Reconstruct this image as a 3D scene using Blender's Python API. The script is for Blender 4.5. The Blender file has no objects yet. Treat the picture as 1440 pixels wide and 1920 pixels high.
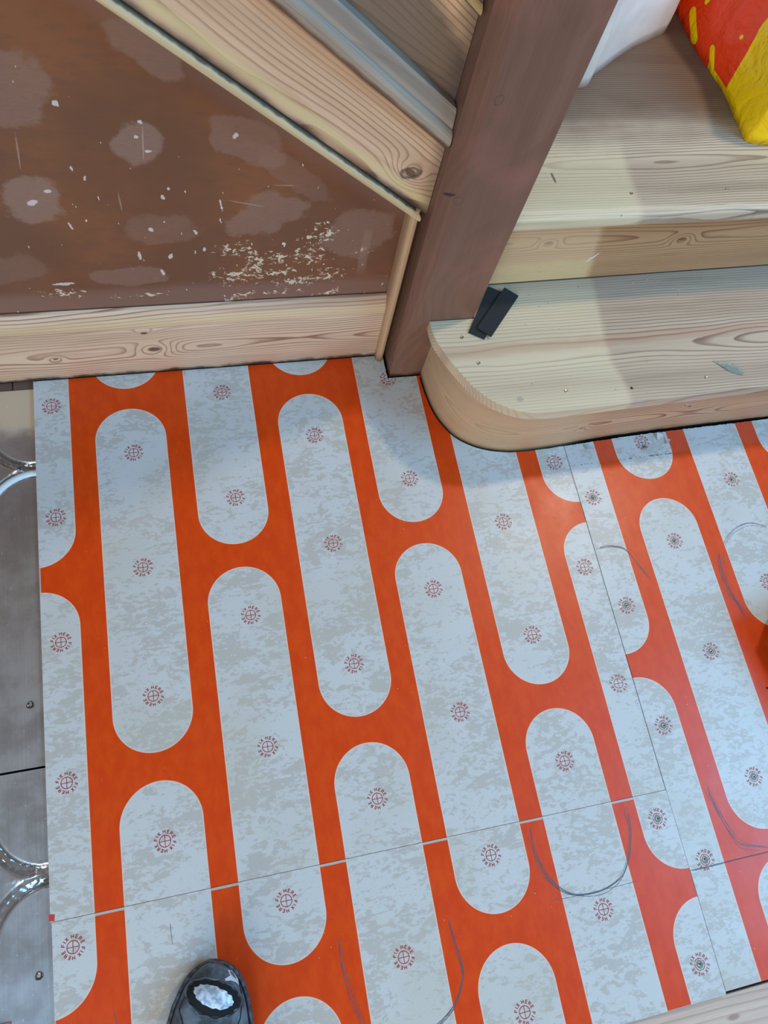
import bpy, bmesh, math, random
from mathutils import Vector, Matrix, noise as mnoise
random.seed(7)
S = bpy.context.scene
C = S.collection
PI = math.pi

# ------------------------------------------------------------------ camera, world, lights
cam = bpy.data.cameras.new('camera')
camo = bpy.data.objects.new('camera', cam); C.objects.link(camo)
cam.sensor_fit = 'VERTICAL'; cam.sensor_height = 36.0
cam.lens = 1430.2228 / 1920 * 36.0
cam.clip_start = .01; cam.clip_end = 60
camo.matrix_world = Matrix(((0.97057811, 0.11589368, -0.21106112, 0.27562802),
                            (-0.18424768, 0.92178541, -0.34112233, -0.59361335),
                            (0.15501914, 0.36997339, 0.91601788, 1.17669145), (0, 0, 0, 1)))
S.camera = camo
S.view_settings.view_transform = 'Standard'
S.view_settings.look = 'None'
S.view_settings.exposure = -0.30
S.view_settings.gamma = 1.0
S.view_settings.use_curve_mapping = False

w = bpy.data.worlds.new('room_light'); S.world = w; w.use_nodes = True
bg = w.node_tree.nodes['Background']
bg.inputs[0].default_value = (1.0, 0.93, 0.86, 1); bg.inputs[1].default_value = 0.30

def area(name, loc, target, sx, sy, power, col):
    l = bpy.data.lights.new(name, 'AREA'); l.shape = 'RECTANGLE'; l.size = sx; l.size_y = sy
    l.energy = power; l.color = col
    o = bpy.data.objects.new(name, l); C.objects.link(o); o.location = loc
    o.rotation_euler = (Vector(target) - Vector(loc)).to_track_quat('-Z', 'Y').to_euler()
    return o
area('side_window', (2.7, -1.0, 2.2), (0.6, -0.5, 0), 1.2, 1.2, 84, (0.21, 0.57, 1.0))
area('rear_window', (-1.1, -2.4, 2.6), (0.2, -0.6, 0), 1.3, 1.3, 44, (0.18, 0.58, 1.0))
area('stair_lamp', (1.95, 0.50, 2.2), (0.6, 0.0, 0), .16, .16, 23, (1.0, 0.83, 0.62))
area('front_fill', (-0.9, -3.0, 1.3), (0.4, 0.1, 0.4), 1.8, 1.4, 72, (1.0, 0.90, 0.79))  # added warm fill for the upright faces, no known source there

# ------------------------------------------------------------------ helpers
def lin(r, g, b):
    f = lambda c: (c / 255 / 12.92) if c / 255 <= .04045 else ((c / 255 + .055) / 1.055) ** 2.4
    return (f(r), f(g), f(b), 1)

def tag(o, label=None, cat=None, group=None, kind=None):
    if label: o['label'] = label
    if cat: o['category'] = cat
    if group: o['group'] = group
    if kind: o['kind'] = kind
    return o

def empty(name, loc, label, cat, group=None):
    o = bpy.data.objects.new(name, None); C.objects.link(o); o.location = loc
    o.empty_display_size = .05
    return tag(o, label, cat, group)

def mesh_obj(name, verts, faces, mat, parent=None, smooth=False, uvs=None, world=True):
    me = bpy.data.meshes.new(name)
    me.from_pydata([tuple(v) for v in verts], [], faces)
    if uvs:
        uvl = me.uv_layers.new(name='UVMap')
        for lp in me.loops:
            uvl.data[lp.index].uv = uvs[lp.vertex_index]
    me.update()
    o = bpy.data.objects.new(name, me); C.objects.link(o)
    if mat: me.materials.append(mat)
    if smooth:
        for p in me.polygons: p.use_smooth = True
    if parent:
        o.parent = parent
        if world and parent.type == 'EMPTY' and parent.parent is None:
            o.matrix_parent_inverse = Matrix.Translation(-Vector(parent.location))
    return o

def bm_obj(name, bm, mat, parent=None, smooth=False):
    me = bpy.data.meshes.new(name); bm.to_mesh(me); bm.free()
    o = bpy.data.objects.new(name, me); C.objects.link(o)
    if mat: me.materials.append(mat)
    if smooth:
        for p in me.polygons: p.use_smooth = True
    if parent:
        o.parent = parent
        if parent.type == 'EMPTY' and parent.parent is None:
            o.matrix_parent_inverse = Matrix.Translation(-Vector(parent.location))
    return o

def prism_bm(poly, z0, z1, bevel=0, seg=3, top_only=False):
    bm = bmesh.new()
    vs = [bm.verts.new((x, y, z0)) for x, y in poly]
    f = bm.faces.new(vs)
    r = bmesh.ops.extrude_face_region(bm, geom=[f])
    for v in [g for g in r['geom'] if isinstance(g, bmesh.types.BMVert)]: v.co.z = z1
    bmesh.ops.recalc_face_normals(bm, faces=bm.faces)
    if bevel:
        es = [e for e in bm.edges if abs(e.verts[0].co.z - e.verts[1].co.z) < 1e-6 and (not top_only or e.verts[0].co.z > (z0 + z1) / 2)]
        bmesh.ops.bevel(bm, geom=es, offset=bevel, segments=seg, affect='EDGES', profile=.5, clamp_overlap=True)
    return bm

def box_bm(x0, x1, y0, y1, z0, z1, bevel=0, seg=2):
    bm = bmesh.new()
    bmesh.ops.create_cube(bm, size=1)
    for v in bm.verts:
        v.co = Vector((x0 + (v.co.x + .5) * (x1 - x0), y0 + (v.co.y + .5) * (y1 - y0), z0 + (v.co.z + .5) * (z1 - z0)))
    if bevel: bmesh.ops.bevel(bm, geom=bm.edges[:], offset=bevel, segments=seg, affect='EDGES', profile=.5)
    return bm

def catmull(pts, n=8):
    out = []
    P = [pts[0]] + list(pts) + [pts[-1]]
    for i in range(1, len(P) - 2):
        for k in range(n):
            t = k / n
            a, b, c, d = [Vector(q) for q in P[i - 1:i + 3]]
            out.append(.5 * ((2 * b) + (c - a) * t + (2 * a - 5 * b + 4 * c - d) * t * t + (3 * b - a - 3 * c + d) * t ** 3))
    out.append(Vector(P[-2]))
    return out

# ------------------------------------------------------------------ node helpers
class V:
    """a float socket of a node tree with arithmetic"""
    def __init__(s, g, k): s.g = g; s.k = k
    def __add__(s, o): return s.g.m('ADD', s, o)
    def __radd__(s, o): return s.g.m('ADD', o, s)
    def __sub__(s, o): return s.g.m('SUBTRACT', s, o)
    def __rsub__(s, o): return s.g.m('SUBTRACT', o, s)
    def __mul__(s, o): return s.g.m('MULTIPLY', s, o)
    def __rmul__(s, o): return s.g.m('MULTIPLY', o, s)
    def __truediv__(s, o): return s.g.m('DIVIDE', s, o)

class G:
    def __init__(g, name, rough=.6, spec=.5):
        g.mat = bpy.data.materials.new(name); g.mat.use_nodes = True
        g.nt = g.mat.node_tree; g.b = g.nt.nodes['Principled BSDF']
        g.b.inputs['Roughness'].default_value = rough
        g.b.inputs['Specular IOR Level'].default_value = spec
    def put(g, sock, v):
        if isinstance(v, V): g.nt.links.new(v.k, sock)
        elif v is not None:
            try: sock.default_value = v
            except Exception: sock.default_value = tuple(v)
    def m(g, op, a, b=None, c=None, clamp=False):
        n = g.nt.nodes.new('ShaderNodeMath'); n.operation = op; n.use_clamp = clamp
        g.put(n.inputs[0], a)
        if b is not None: g.put(n.inputs[1], b)
        if c is not None: g.put(n.inputs[2], c)
        return V(g, n.outputs[0])
    def mn(g, a, b): return g.m('MINIMUM', a, b)
    def mx(g, a, b): return g.m('MAXIMUM', a, b)
    def obj(g):
        tc = g.nt.nodes.new('ShaderNodeTexCoord'); s = g.nt.nodes.new('ShaderNodeSeparateXYZ')
        g.nt.links.new(tc.outputs['Object'], s.inputs[0])
        return [V(g, s.outputs[i]) for i in range(3)]
    def uv(g):
        tc = g.nt.nodes.new('ShaderNodeTexCoord'); s = g.nt.nodes.new('ShaderNodeSeparateXYZ')
        g.nt.links.new(tc.outputs['UV'], s.inputs[0])
        return [V(g, s.outputs[i]) for i in range(2)] + [g.m('ADD', 0.0, 0.0)]
    def vec(g, x, y, z):
        n = g.nt.nodes.new('ShaderNodeCombineXYZ')
        for i, v in enumerate((x, y, z)): g.put(n.inputs[i], v)
        return V(g, n.outputs[0])
    def noise(g, x, y, z, scale=1.0, detail=2.0, rough=.5, dist=0.0):
        n = g.nt.nodes.new('ShaderNodeTexNoise')
        g.put(n.inputs['Vector'], g.vec(x, y, z)); n.inputs['Scale'].default_value = scale
        n.inputs['Detail'].default_value = detail; n.inputs['Roughness'].default_value = rough
        n.inputs['Distortion'].default_value = dist
        return V(g, n.outputs[0])
    def ss(g, x, a, b, lo=0.0, hi=1.0):
        n = g.nt.nodes.new('ShaderNodeMapRange'); n.interpolation_type = 'SMOOTHSTEP'
        g.put(n.inputs[0], x)
        if a > b: a, b, lo, hi = b, a, hi, lo
        for i, v in enumerate((a, b, lo, hi)): n.inputs[i + 1].default_value = v
        return V(g, n.outputs[0])
    def mix(g, f, a, b):
        n = g.nt.nodes.new('ShaderNodeMix'); n.data_type = 'RGBA'; n.clamp_factor = True
        g.put(n.inputs[0], f); g.put(n.inputs[6], a); g.put(n.inputs[7], b)
        return V(g, n.outputs[2])
    def mulc(g, a, f):
        n = g.nt.nodes.new('ShaderNodeMix'); n.data_type = 'RGBA'; n.blend_type = 'MULTIPLY'
        n.inputs[0].default_value = 1.0; g.put(n.inputs[6], a)
        cc = g.nt.nodes.new('ShaderNodeCombineColor')
        for i in range(3): g.put(cc.inputs[i], f)
        g.nt.links.new(cc.outputs[0], n.inputs[7]); return V(g, n.outputs[2])
    def col(g, v): g.put(g.b.inputs['Base Color'], v)
    def bump(g, h, dist=.001, strength=.5):
        n = g.nt.nodes.new('ShaderNodeBump'); n.inputs['Distance'].default_value = dist
        n.inputs['Strength'].default_value = strength
        g.put(n.inputs['Height'], h); g.nt.links.new(n.outputs[0], g.b.inputs['Normal'])
    def ell(g, x, y, cx, cy, rx, ry, rot=0.0):
        """normalised distance to an ellipse centre"""
        dx = x - cx; dy = y - cy; c, s = math.cos(rot), math.sin(rot)
        u = (dx * c + dy * s) * (1 / rx); v = (dy * c - dx * s) * (1 / ry)
        return g.m('SQRT', u * u + v * v)

def plain(name, c, rough=.6, metal=0, spec=.5):
    g = G(name, rough, spec); g.b.inputs['Base Color'].default_value = c
    g.b.inputs['Metallic'].default_value = metal
    return g.mat

def wood(name, light, dark, order=(0, 1, 2), coord='OBJ', spacing=.0045, pith=(0.0, .03), warp=.02,
         knots=(), contrast=.75, rough=.55, along=.9, seed=0.0, extra=None, late=(.55, .93), nailcol=None, broad=.35):
    g = G(name, rough, .35)
    P = g.obj() if coord == 'OBJ' else g.uv()
    a, b, c = P[order[0]], P[order[1]], P[order[2]]
    w1 = g.noise(a * along + seed, b * 3.0, c * 3.0, 1.6, 2.0, .5)
    w2 = g.noise(a * along * 1.4 + (seed + 9.3), b * 2.0, c * 2.0, 1.9, 1.0, .5)
    w3 = g.noise(a * 12.0 + seed, b * 60.0, c * 60.0, 1.0, 2.0, .55)
    bb = b - pith[0] + (w1 - .5) * warp * 2.0
    cc = c - pith[1] + (w2 - .5) * warp * 3.2
    r = g.m('SQRT', bb * bb + cc * cc) + (w3 - .5) * .0016
    core = None
    for (ka, kb, kr) in knots:
        d = g.ell(a, b, ka, kb, kr * 2.6, kr * 1.5)
        e = g.m('EXPONENT', (d * d) * -1.0)
        r = r + e * (kr * 1.8)
        cm = g.ss(d, .42, .22)
        core = cm if core is None else g.mx(core, cm)
    t = g.m('FRACT', r * (1 / spacing))
    lw = g.ss(t, late[0], late[1]) * g.ss(t, 1.0, .955)
    mod = g.ss(g.noise(a * 1.5 + seed, b * 14.0, c * 14.0, 1.0, 2.0), .3, .7, .35, 1.0)
    fib = g.noise(a * 14.0 + seed, b * 900.0, c * 900.0, 1.0, 2.0, .6)
    brd = g.noise(a * 1.2 + (seed + 4), b * 22.0, c * 22.0, 1.0, 2.0, .5)
    colr = g.mix(g.ss(brd, .3, .75) * broad, light, dark)
    colr = g.mix(lw * mod * contrast, colr, dark)
    colr = g.mix(g.ss(g.noise(a * 3.0 + seed, b * 40.0, c * 40.0, 1.0, 3.0, .6), .50, .72) * .28 * contrast, colr, dark)
    dk = tuple(k * .35 for k in dark[:3]) + (1,)
    if core is not None: colr = g.mix(core * .85, colr, dk)
    colr = g.mulc(colr, .80 + fib * .4)
    if extra: colr = extra(g, colr, a, b, c)
    g.col(colr)
    g.bump(lw * -.7 + fib * .35, .0006, .5)
    return g.mat

# ------------------------------------------------------------------ setting: sub floor
dark_m = plain('dark_gap', lin(38, 33, 30), .9)
bm = box_bm(-1.4, 2.2, -2.2, .9, -.06, -.030)
tag(bm_obj('floor', bm, dark_m), kind='structure')

# ------------------------------------------------------------------ printed overlay boards
def board_mat(name, ox, oy, x0, P, yc_even, yc_odd, edge_left=None, joint_bottom=None, joint_top=None, seed=0.0, edge_tint=None):
    g = G(name, .32, .32)
    X, Y, Z = g.obj()
    X = X + ox; Y = Y + oy
    k = g.m('ROUND', (X - x0) * (1 / P))
    lx = X - x0 - k * P
    par = g.m('ABSOLUTE', g.m('MODULO', k, 2.0))
    yc = yc_even + par * (yc_odd - yc_even)
    q = (Y - yc) * (1 / .6)
    ly = (q - g.m('ROUND', q)) * .6
    ay = g.mx(g.m('ABSOLUTE', ly) - (.280 - .056), 0.0)
    d = g.m('SQRT', lx * lx + ay * ay) - .056
    orange = g.ss(d, -.0001, .0003)
    line = g.ss(g.m('ABSOLUTE', d + .0004), .0011, .0005)
    # marbled grey print
    n0 = g.noise(X * 1.0 + seed, Y * 1.5, 0.0, 9.0, 3.0, .5)
    n1 = g.noise(X * 1.0 + seed, Y * 1.9, 0.0, 42.0, 6.0, .62, .9)
    n2 = g.noise(X * 1.0 + (seed + 3), Y * 1.8, 0.0, 110.0, 5.0, .65, .4)
    n3 = g.noise(X * 1.0 + (seed + 7), Y * 1.1, 0.0, 420.0, 2.0, .6)
    mm = g.ss(n1 * .50 + n2 * .38 + (n0 - .5) * .35 + .06, .455, .515)
    grey = g.mix(mm, lin(180, 178, 172), lin(194, 197, 196))
    grey = g.mix(g.ss(g.noise(X + (seed + 2), Y, 0.0, 5.0, 2.0), .45, .7) * .35, grey, lin(182, 178, 160))
    grey = g.mulc(grey, .93 + n3 * .14)
    o1 = g.noise(X + seed, Y * .5, 0.0, 60.0, 5.0, .65)
    o2 = g.noise(X, Y, 0.0, 900.0, 2.0, .7)
    orc = g.mix(g.ss(o1, .35, .68), lin(206, 62, 6), lin(214, 72, 10))
    orc = g.mulc(orc, .90 + o2 * .2)
    c = g.mix(orange, grey, orc)
    c = g.mix(line * .8, c, lin(216, 196, 180))
    if edge_left is not None:
        c = g.mix(g.ss(X, edge_left + .0019, edge_left + .0016) * orange, c, lin(176, 172, 165))
    if joint_bottom is not None:   # bare strip along the cut lower edge
        c = g.mix(g.ss(Y, joint_bottom + .0010, joint_bottom + .0006) * orange, c, lin(178, 172, 164))
    if joint_top is not None:
        e = g.noise(X, 0.0, 0.0, 60.0, 3.0)
        c = g.mix(g.ss(Y + (e - .5) * .0016, joint_top - .0032, joint_top - .0029) * orange, c, lin(178, 172, 168))
    # specks of dust and small chips
    sp = g.noise(X, Y, 0.0, 330.0, 1.0, .5)
    sp2 = g.noise(X + 5.0, Y, 0.0, 24.0, 2.0)
    c = g.mix(g.ss(sp, .775, .80) * g.ss(sp2, .5, .6), c, lin(226, 205, 190))
    sp = g.noise(X + 8.0, Y, 0.0, 260.0, 1.0, .5)
    c = g.mix(g.ss(sp, .80, .815) * .7, c, lin(70, 70, 68))
    if edge_tint: c = edge_tint(g, c, X, Y)
    g.col(c)
    rr = g.noise(X, Y, 0.0, 14.0, 4.0, .6)
    g.put(g.b.inputs['Roughness'], .24 + rr * .22)
    g.bump(n2 * .35 + o2 * .15, .0002, .25)
    return g.mat

def glue_and_step_shade(g, c, X, Y):
    # glue line, and a trace of the step's shade painted along the cut edge
    n = g.noise(X, 0.0, 0.0, 9.0, 2.0)
    yl = Y + .1085 + (n - .5) * .006 - (X - 1.0) * .012
    dash = g.ss(g.noise(X, Y, 3.0, 190.0, 2.0), .52, .60)
    c = g.mix(g.ss(g.m('ABSOLUTE', yl), .0016, .0006) * dash * g.ss(X, 1.17, 1.13), c, lin(95, 90, 80))
    c = g.mix(g.ss(yl, -.001, .002) * .10, c, lin(120, 118, 118))
    return c

# tread and riser outlines measured on the floor (metres)
base = [(.6656, .1050), (.6668, .0850), (.6690, .0600), (.6745, .0290), (.6850, .0010), (.7060, -.0295), (.7440, -.0535), (.7950, -.0660),
        (.8600, -.0665), (.9400, -.0625), (1.0591, -.0575), (1.2000, -.0550), (1.3367, -.0530), (1.7000, -.0460)]
BASE = [(v[0], v[1]) for v in catmull([(x, y, 0) for x, y in base], 6)]
def offs(poly, d):
    out = []
    for i, p in enumerate(poly):
        a = Vector(poly[max(i - 1, 0)]); b = Vector(poly[min(i + 1, len(poly) - 1)])
        t = (b - a).normalized(); n = Vector((t.y, -t.x))
        out.append((p[0] - n.x * d * -1 * -1, p[1] - n.y * d * -1 * -1))
    return out
def side(poly, d):
    """offset polyline to its right-hand side by d"""
    out = []
    for i, p in enumerate(poly):
        a = Vector(poly[max(i - 1, 0)]); b = Vector(poly[min(i + 1, len(poly) - 1)])
        t = (b - a).normalized()
        out.append((p[0] + t.y * d, p[1] - t.x * d))
    return out
CUT = side(BASE, -.0045)   # outside = towards the room
if CUT[30][1] > BASE[30][1]: CUT = side(BASE, .0045)
def jag(p, amp, s=300):
    n = mnoise.noise(Vector((p[0] * s, p[1] * s, 0)))
    n2 = mnoise.noise(Vector((p[0] * s * .2, p[1] * s * .2, 5)))
    return (p[0], p[1] - amp * (abs(n) + .6 * abs(n2)))

BOARD_T = .006
def make_board(name, label, poly, mat, org):
    o = empty(name, (org[0], org[1], 0), label, 'board', 'printed overlay boards on the floor')
    bm = prism_bm([(x - org[0], y - org[1]) for x, y in poly], -BOARD_T, 0)
    bmesh.ops.triangulate(bm, faces=[f for f in bm.faces if len(f.verts) > 4])
    p = bm_obj('panel', bm, mat); p.parent = o
    return o

cutA = [p for p in CUT if p[0] < .8994 and p[1] < .0985]
polyA = [(.0012, .1494), (.0012, -.6676), (.8996, -.6676)]
yA = [p for p in CUT if p[0] < .8996][-1][1]
polyA += [(.8996, yA - .001)] + [jag(p, .0008) for p in reversed(cutA)] + [(.6640, .1010), (.6025, .1010), (.6015, .1300), (.6020, .1494)]
matA = board_mat('print_large_board', .0012, -.6676, 0.0, .15, -.4995, -.198, edge_left=.0012, seed=0)
boardA = make_board('overlay_board', 'large orange and grey printed board with clean crosshair marks, notched around the brown post',
                    polyA, matA, (.0012, -.6676))
polyB = [(.0027, -.6682), (.0027, -.9478), (.8992, -.9478), (.9004, -.9440), (.9004, -.6682)]
matB = board_mat('print_lower_board', .0027, -.9478, 0.0, .15, -.4995, -.198, edge_left=.0022, joint_top=-.6684, seed=11, joint_bottom=-.9478)
boardB = make_board('overlay_board', 'orange and grey printed board under the black shoe, with pencilled arcs', polyB, matB, (.0027, -.9478))
cutC = [p for p in CUT if p[0] > .9022 and p[0] < 1.6]
cc_ = []
for i in range(len(cutC) - 1):
    for t in range(14):
        f = t / 14; cc_.append((cutC[i][0] * (1 - f) + cutC[i + 1][0] * f, cutC[i][1] * (1 - f) + cutC[i + 1][1] * f))
cc_ = [jag(p, .0022, 260) for p in cc_]
polyC = [(.9010, -.7834), (1.6, -.7834)] + list(reversed(cc_)) + [(.9010, cc_[0][1])]
matC = board_mat('print_right_board', .9020, -.7832, .903, .1503, -.774, -.4727, seed=23, edge_tint=glue_and_step_shade)
boardC = make_board('overlay_board', 'orange and grey printed board screwed down in front of the step', polyC, matC, (.9020, -.7832))
polyD = [(.9012, -.9436), (1.6, -.9405), (1.6, -.7840), (.9012, -.7840)]
matD = board_mat('print_corner_board', .9020, -.9436, .903, .1503, -.774, -.4727, seed=31, joint_bottom=-.9440)
boardD = make_board('overlay_board', 'narrow strip of printed board between the screwed board and the bare plank', polyD, matD, (.9020, -.9436))

# ---- FIX HERE marks
ink = plain('red_ink', lin(158, 40, 40), .5)
ink_w = plain('faded_red_ink', lin(158, 62, 60), .6)
def seg(bmv, faces, p, q, wd, z):
    p = Vector(p); q = Vector(q); t = (q - p)
    if t.length < 1e-9: return
    t.normalize(); n = Vector((-t.y, t.x)) * wd / 2
    i = len(bmv)
    for c in (p + n, p - n, q - n, q + n): bmv.append((c.x, c.y, z))
    faces.append((i, i + 1, i + 2, i + 3))
GLY = {'F': [((0, 0), (0, 1)), ((0, .96), (.6, .96)), ((0, .52), (.52, .52))],
       'I': [((.12, 0), (.12, 1))],
       'X': [((0, 0), (.66, 1)), ((.66, 0), (0, 1))],
       'H': [((0, 0), (0, 1)), ((.68, 0), (.68, 1)), ((0, .5), (.68, .5))],
       'E': [((0, 0), (0, 1)), ((0, .96), (.58, .96)), ((0, .5), (.52, .5)), ((0, .04), (.58, .04))],
       'R': [((0, 0), (0, 1)), ((0, .96), (.42, .96)), ((.42, .96), (.60, .84)), ((.60, .84), (.60, .64)), ((.60, .64), (.42, .5)),
             ((.42, .5), (0, .5)), ((.32, .5), (.64, 0))]}
WID = {'F': .6, 'I': .24, 'X': .66, 'H': .68, 'E': .58, 'R': .62}
def mark_geo(cross=True, z=.00012, cut=None, ringgap=False):
    vs, fs = [], []
    R1 = .0076
    n = 40
    for i in range(n):
        if ringgap and i % 13 == 4: continue
        a, b = 2 * PI * i / n, 2 * PI * (i + 1) / n
        j = len(vs)
        for rr, aa in ((R1 - .00052, a), (R1 + .00052, a), (R1 + .00052, b), (R1 - .00052, b)):
            vs.append((rr * math.cos(aa), rr * math.sin(aa), z))
        fs.append((j, j + 1, j + 2, j + 3))
    if cross:
        for k in range(8):
            a, b = -R1 + R1 * 2 * k / 8, -R1 + R1 * 2 * (k + 1) / 8
            seg(vs, fs, (a, 0), (b, 0), .0009, z); seg(vs, fs, (0, a), (0, b), .0009, z)
    else:
        for a in (0, PI / 2, PI, 3 * PI / 2):
            seg(vs, fs, (R1 * .62 * math.cos(a), R1 * .62 * math.sin(a)), (R1 * math.cos(a), R1 * math.sin(a)), .0007, z)
    H = .0043; r0 = .0104
    for half in (0, 180):
        for ch, ang in zip('FIXHERE', (163, 145, 126, 91, 66, 42, 18)):
            th = math.radians(ang + half)
            up = Vector((math.cos(th), math.sin(th))); rt = Vector((math.sin(th), -math.cos(th)))
            o = up * r0 - rt * WID[ch] * H / 2
            for p, q in GLY[ch]:
                seg(vs, fs, o + rt * p[0] * H + up * p[1] * H, o + rt * q[0] * H + up * q[1] * H, .00098, z)
    if cut:
        fs = [f for f in fs if not cut(sum(vs[i][0] for i in f) / 4, sum(vs[i][1] for i in f) / 4)]
    return vs, fs
def me_from(name, geo, mat):
    me = bpy.data.meshes.new(name); me.from_pydata(geo[0], [], geo[1]); me.update(); me.materials.append(mat); return me
ME_MARK = me_from('fix_mark', mark_geo(), ink)
ME_WORN = me_from('fix_mark', mark_geo(False, ringgap=True), ink_w)
def child(name, me, parent, x, y, z=0, rot=0):
    o = bpy.data.objects.new(name, me); C.objects.link(o); o.parent = parent
    pl = parent.location
    o.location = (x - pl.x, y - pl.y, z - pl.z); o.rotation_euler = (0, 0, rot)
    return o
marksA = [(.0282, -.5 * 1), ]
s = .1992
xo = {0: .0282, 1: .1522, 2: .3063, 3: .4528, 4: .6030, 5: .7501, 6: .8732}
for k, ns in {0: (-.5, .5, 1.5, 2.5), 1: (0, 1, 2, 3), 2: (-.5, .5, 1.5, 2.5), 3: (0, 1, 2, 3), 4: (.5, 1.5, 2.5), 5: (1, 2, 3), 6: (.5, 1.5, 2.5)}.items():
    for n in ns:
        child('fix_mark', ME_MARK, boardA, xo[k], -n * s)
ME_CUTMARK = me_from('fix_mark', mark_geo(cut=lambda x, y: x + .603 > .6022 and y + .1010 > .1005), ink)
child('fix_mark', ME_CUTMARK, boardA, .6030, .1010)
for x, y in ((.0278, -.702), (.3047, -.7036), (.4514, -.8041), (.6029, -.704), (.6028, -.9033), (.751, -.806), (.3047, -.903)):
    child('fix_mark', ME_MARK, boardB, x, y)
# screws
screw_m = plain('zinc_screw', lin(150, 148, 140), .35, .9)
hole_m = plain('screw_recess', lin(24, 24, 24), .7)
scuff = G('sanded_core', .8, .2)
X_, Y_, Z_ = scuff.obj()
scuff.col(scuff.mix(scuff.ss(scuff.noise(X_, Y_, 0.0, 900.0, 3.0), .4, .6), lin(150, 150, 142), lin(120, 118, 108)))
def ring_me(name, rads, mat, z):
    vs, fs = [], []
    n = 20
    for (r, zz) in rads:
        for i in range(n):
            a = 2 * PI * i / n; vs.append((r * math.cos(a), r * math.sin(a), zz + z))
    for k in range(len(rads) - 1):
        for i in range(n):
            fs.append((k * n + i, k * n + (i + 1) % n, (k + 1) * n + (i + 1) % n, (k + 1) * n + i))
    fs.append(tuple(range((len(rads) - 1) * n, len(rads) * n)))
    me = bpy.data.meshes.new(name); me.from_pydata(vs, [], fs); me.materials.append(mat); return me
ME_SCUFF = ring_me('countersink', [(.0056, .00014), (.0045, .00016), (.0030, .00005)], scuff.mat, 0)
ME_HEAD = ring_me('screw', [(.0030, .00018), (.0024, .00045), (.0012, .0003)], screw_m, 0)
ME_REC = ring_me('recess', [(.0015, .00050), (.0008, .00052)], hole_m, 0)
def screw(parent, x, y, z=0, scf=True, dark=False, dx=0, dy=0):
    if scf: child('countersink', ME_SCUFF, parent, x, y, z)
    sc = child('screw', ME_HEAD, parent, x + dx, y + dy, z)
    if not (parent.type == 'MESH'):
        r = bpy.data.objects.new('screw_recess', ME_REC); C.objects.link(r); r.parent = sc
    return sc
for x, y in ((.8733, -.705), (.8733, -.903)):
    child('fix_mark', ME_WORN, boardB, x, y); screw(boardB, x, y)
for x, y in ((.9264, -.1753), (.9281, -.3746), (.9286, -.5743), (1.0546, -.2746), (1.053, -.4731), (1.054, -.676), (1.2096, -.1731), (1.2046, -.570)):
    child('fix_mark', ME_WORN, boardC, x, y); screw(boardC, x, y, dx=.0004, dy=-.0005)
child('fix_mark', ME_MARK, boardC, 1.205, -.372)
child('fix_mark', ME_MARK, boardC, 1.0551, -.0790); screw(boardC, 1.0569, -.0886)
def cutjoint(x, y): return y - .7744 > -.7832
g1 = mark_geo(False, cut=lambda x, y: y - .7744 < -.7836)
child('fix_mark', me_from('fix_mark', g1, ink_w), boardC, .9298, -.7744); screw(boardC, .9298, -.7744, dx=-.001, dy=.001)
g2 = mark_geo(False, cut=lambda x, y: y - .7744 > -.7838)
child('fix_mark', me_from('fix_mark', g2, ink_w), boardD, .9298, -.7744)
ME_HOLE = ring_me('drill_hole', [(.0022, .0002), (.0012, .00022)], hole_m, 0)
child('drill_hole', ME_HOLE, boardC, 1.1313, -.5478)

# ---- pencil scribbles
pencil = plain('pencil_graphite', lin(78, 84, 98), .45)
pencil_r = plain('pencil_graphite_on_orange', lin(96, 66, 78), .5)
def scribble(parent, pts, n, spread, wd=.0006, name='pencil_line', mat=None, closed=False):
    vs, fs = [], []
    for k in range(n):
        r = random.Random(k * 7 + int(pts[0][0] * 1e4))
        a, b, ph = r.uniform(-spread, spread), r.uniform(-spread, spread), r.uniform(0, 6)
        P = catmull([(x + a, y + b, 0) for x, y in pts], 10)
        t0 = int(len(P) * r.uniform(0, .10)) if n > 1 else 0; t1 = len(P) - (int(len(P) * r.uniform(0, .12)) if n > 1 else 0)
        P = P[t0:t1]
        for i in range(len(P) - 1):
            off = lambda j: Vector((math.sin(j * .13 + ph) * spread * .5, math.cos(j * .11 + ph) * spread * .5))
            w_ = wd * (.6 + .6 * r.random())
            p, q = P[i].xy + off(i), P[i + 1].xy + off(i + 1)
            seg(vs, fs, p - parent.location.xy, q - parent.location.xy, w_, .00016 + k * .00001)
    me = bpy.data.meshes.new(name); me.from_pydata(vs, [], fs); me.materials.append(mat or pencil)
    o = bpy.data.objects.new(name, me); C.objects.link(o); o.parent = parent
    return o
scribble(boardB, [(.671, -.6780), (.6687, -.6997), (.6701, -.7255), (.6766, -.7448), (.6907, -.7633), (.712, -.7768), (.7358, -.7824), (.7615, -.7819),
                  (.7857, -.7738), (.7999, -.7621), (.8132, -.7426), (.8233, -.7146), (.826, -.6922), (.8241, -.6710)], 6, .0030)
scribble(boardB, [(.6785, -.7799), (.74, -.7815), (.8147, -.781)], 2, .0003, .0007)
scribble(boardB, [(.3696, -.7607), (.3684, -.7896), (.3724, -.8223), (.3773, -.8483), (.3825, -.8679), (.39, -.89)], 4, .0026)
scribble(boardB, [(.5215, -.7677), (.5244, -.7965), (.5276, -.8237), (.5277, -.8432), (.5191, -.8607), (.5063, -.8769), (.4844, -.8907), (.46, -.90)], 5, .0022)
scribble(boardC, [(.9026, -.2703), (.9268, -.2676), (.9505, -.2737), (.9598, -.2829), (.968, -.2988), (.9765, -.3195), (.9863, -.3364)], 5, .0012)
scribble(boardC, [(1.1477, -.2931), (1.1678, -.2752), (1.1942, -.2641), (1.2191, -.2631), (1.2457, -.275)], 4, .0030)
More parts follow.
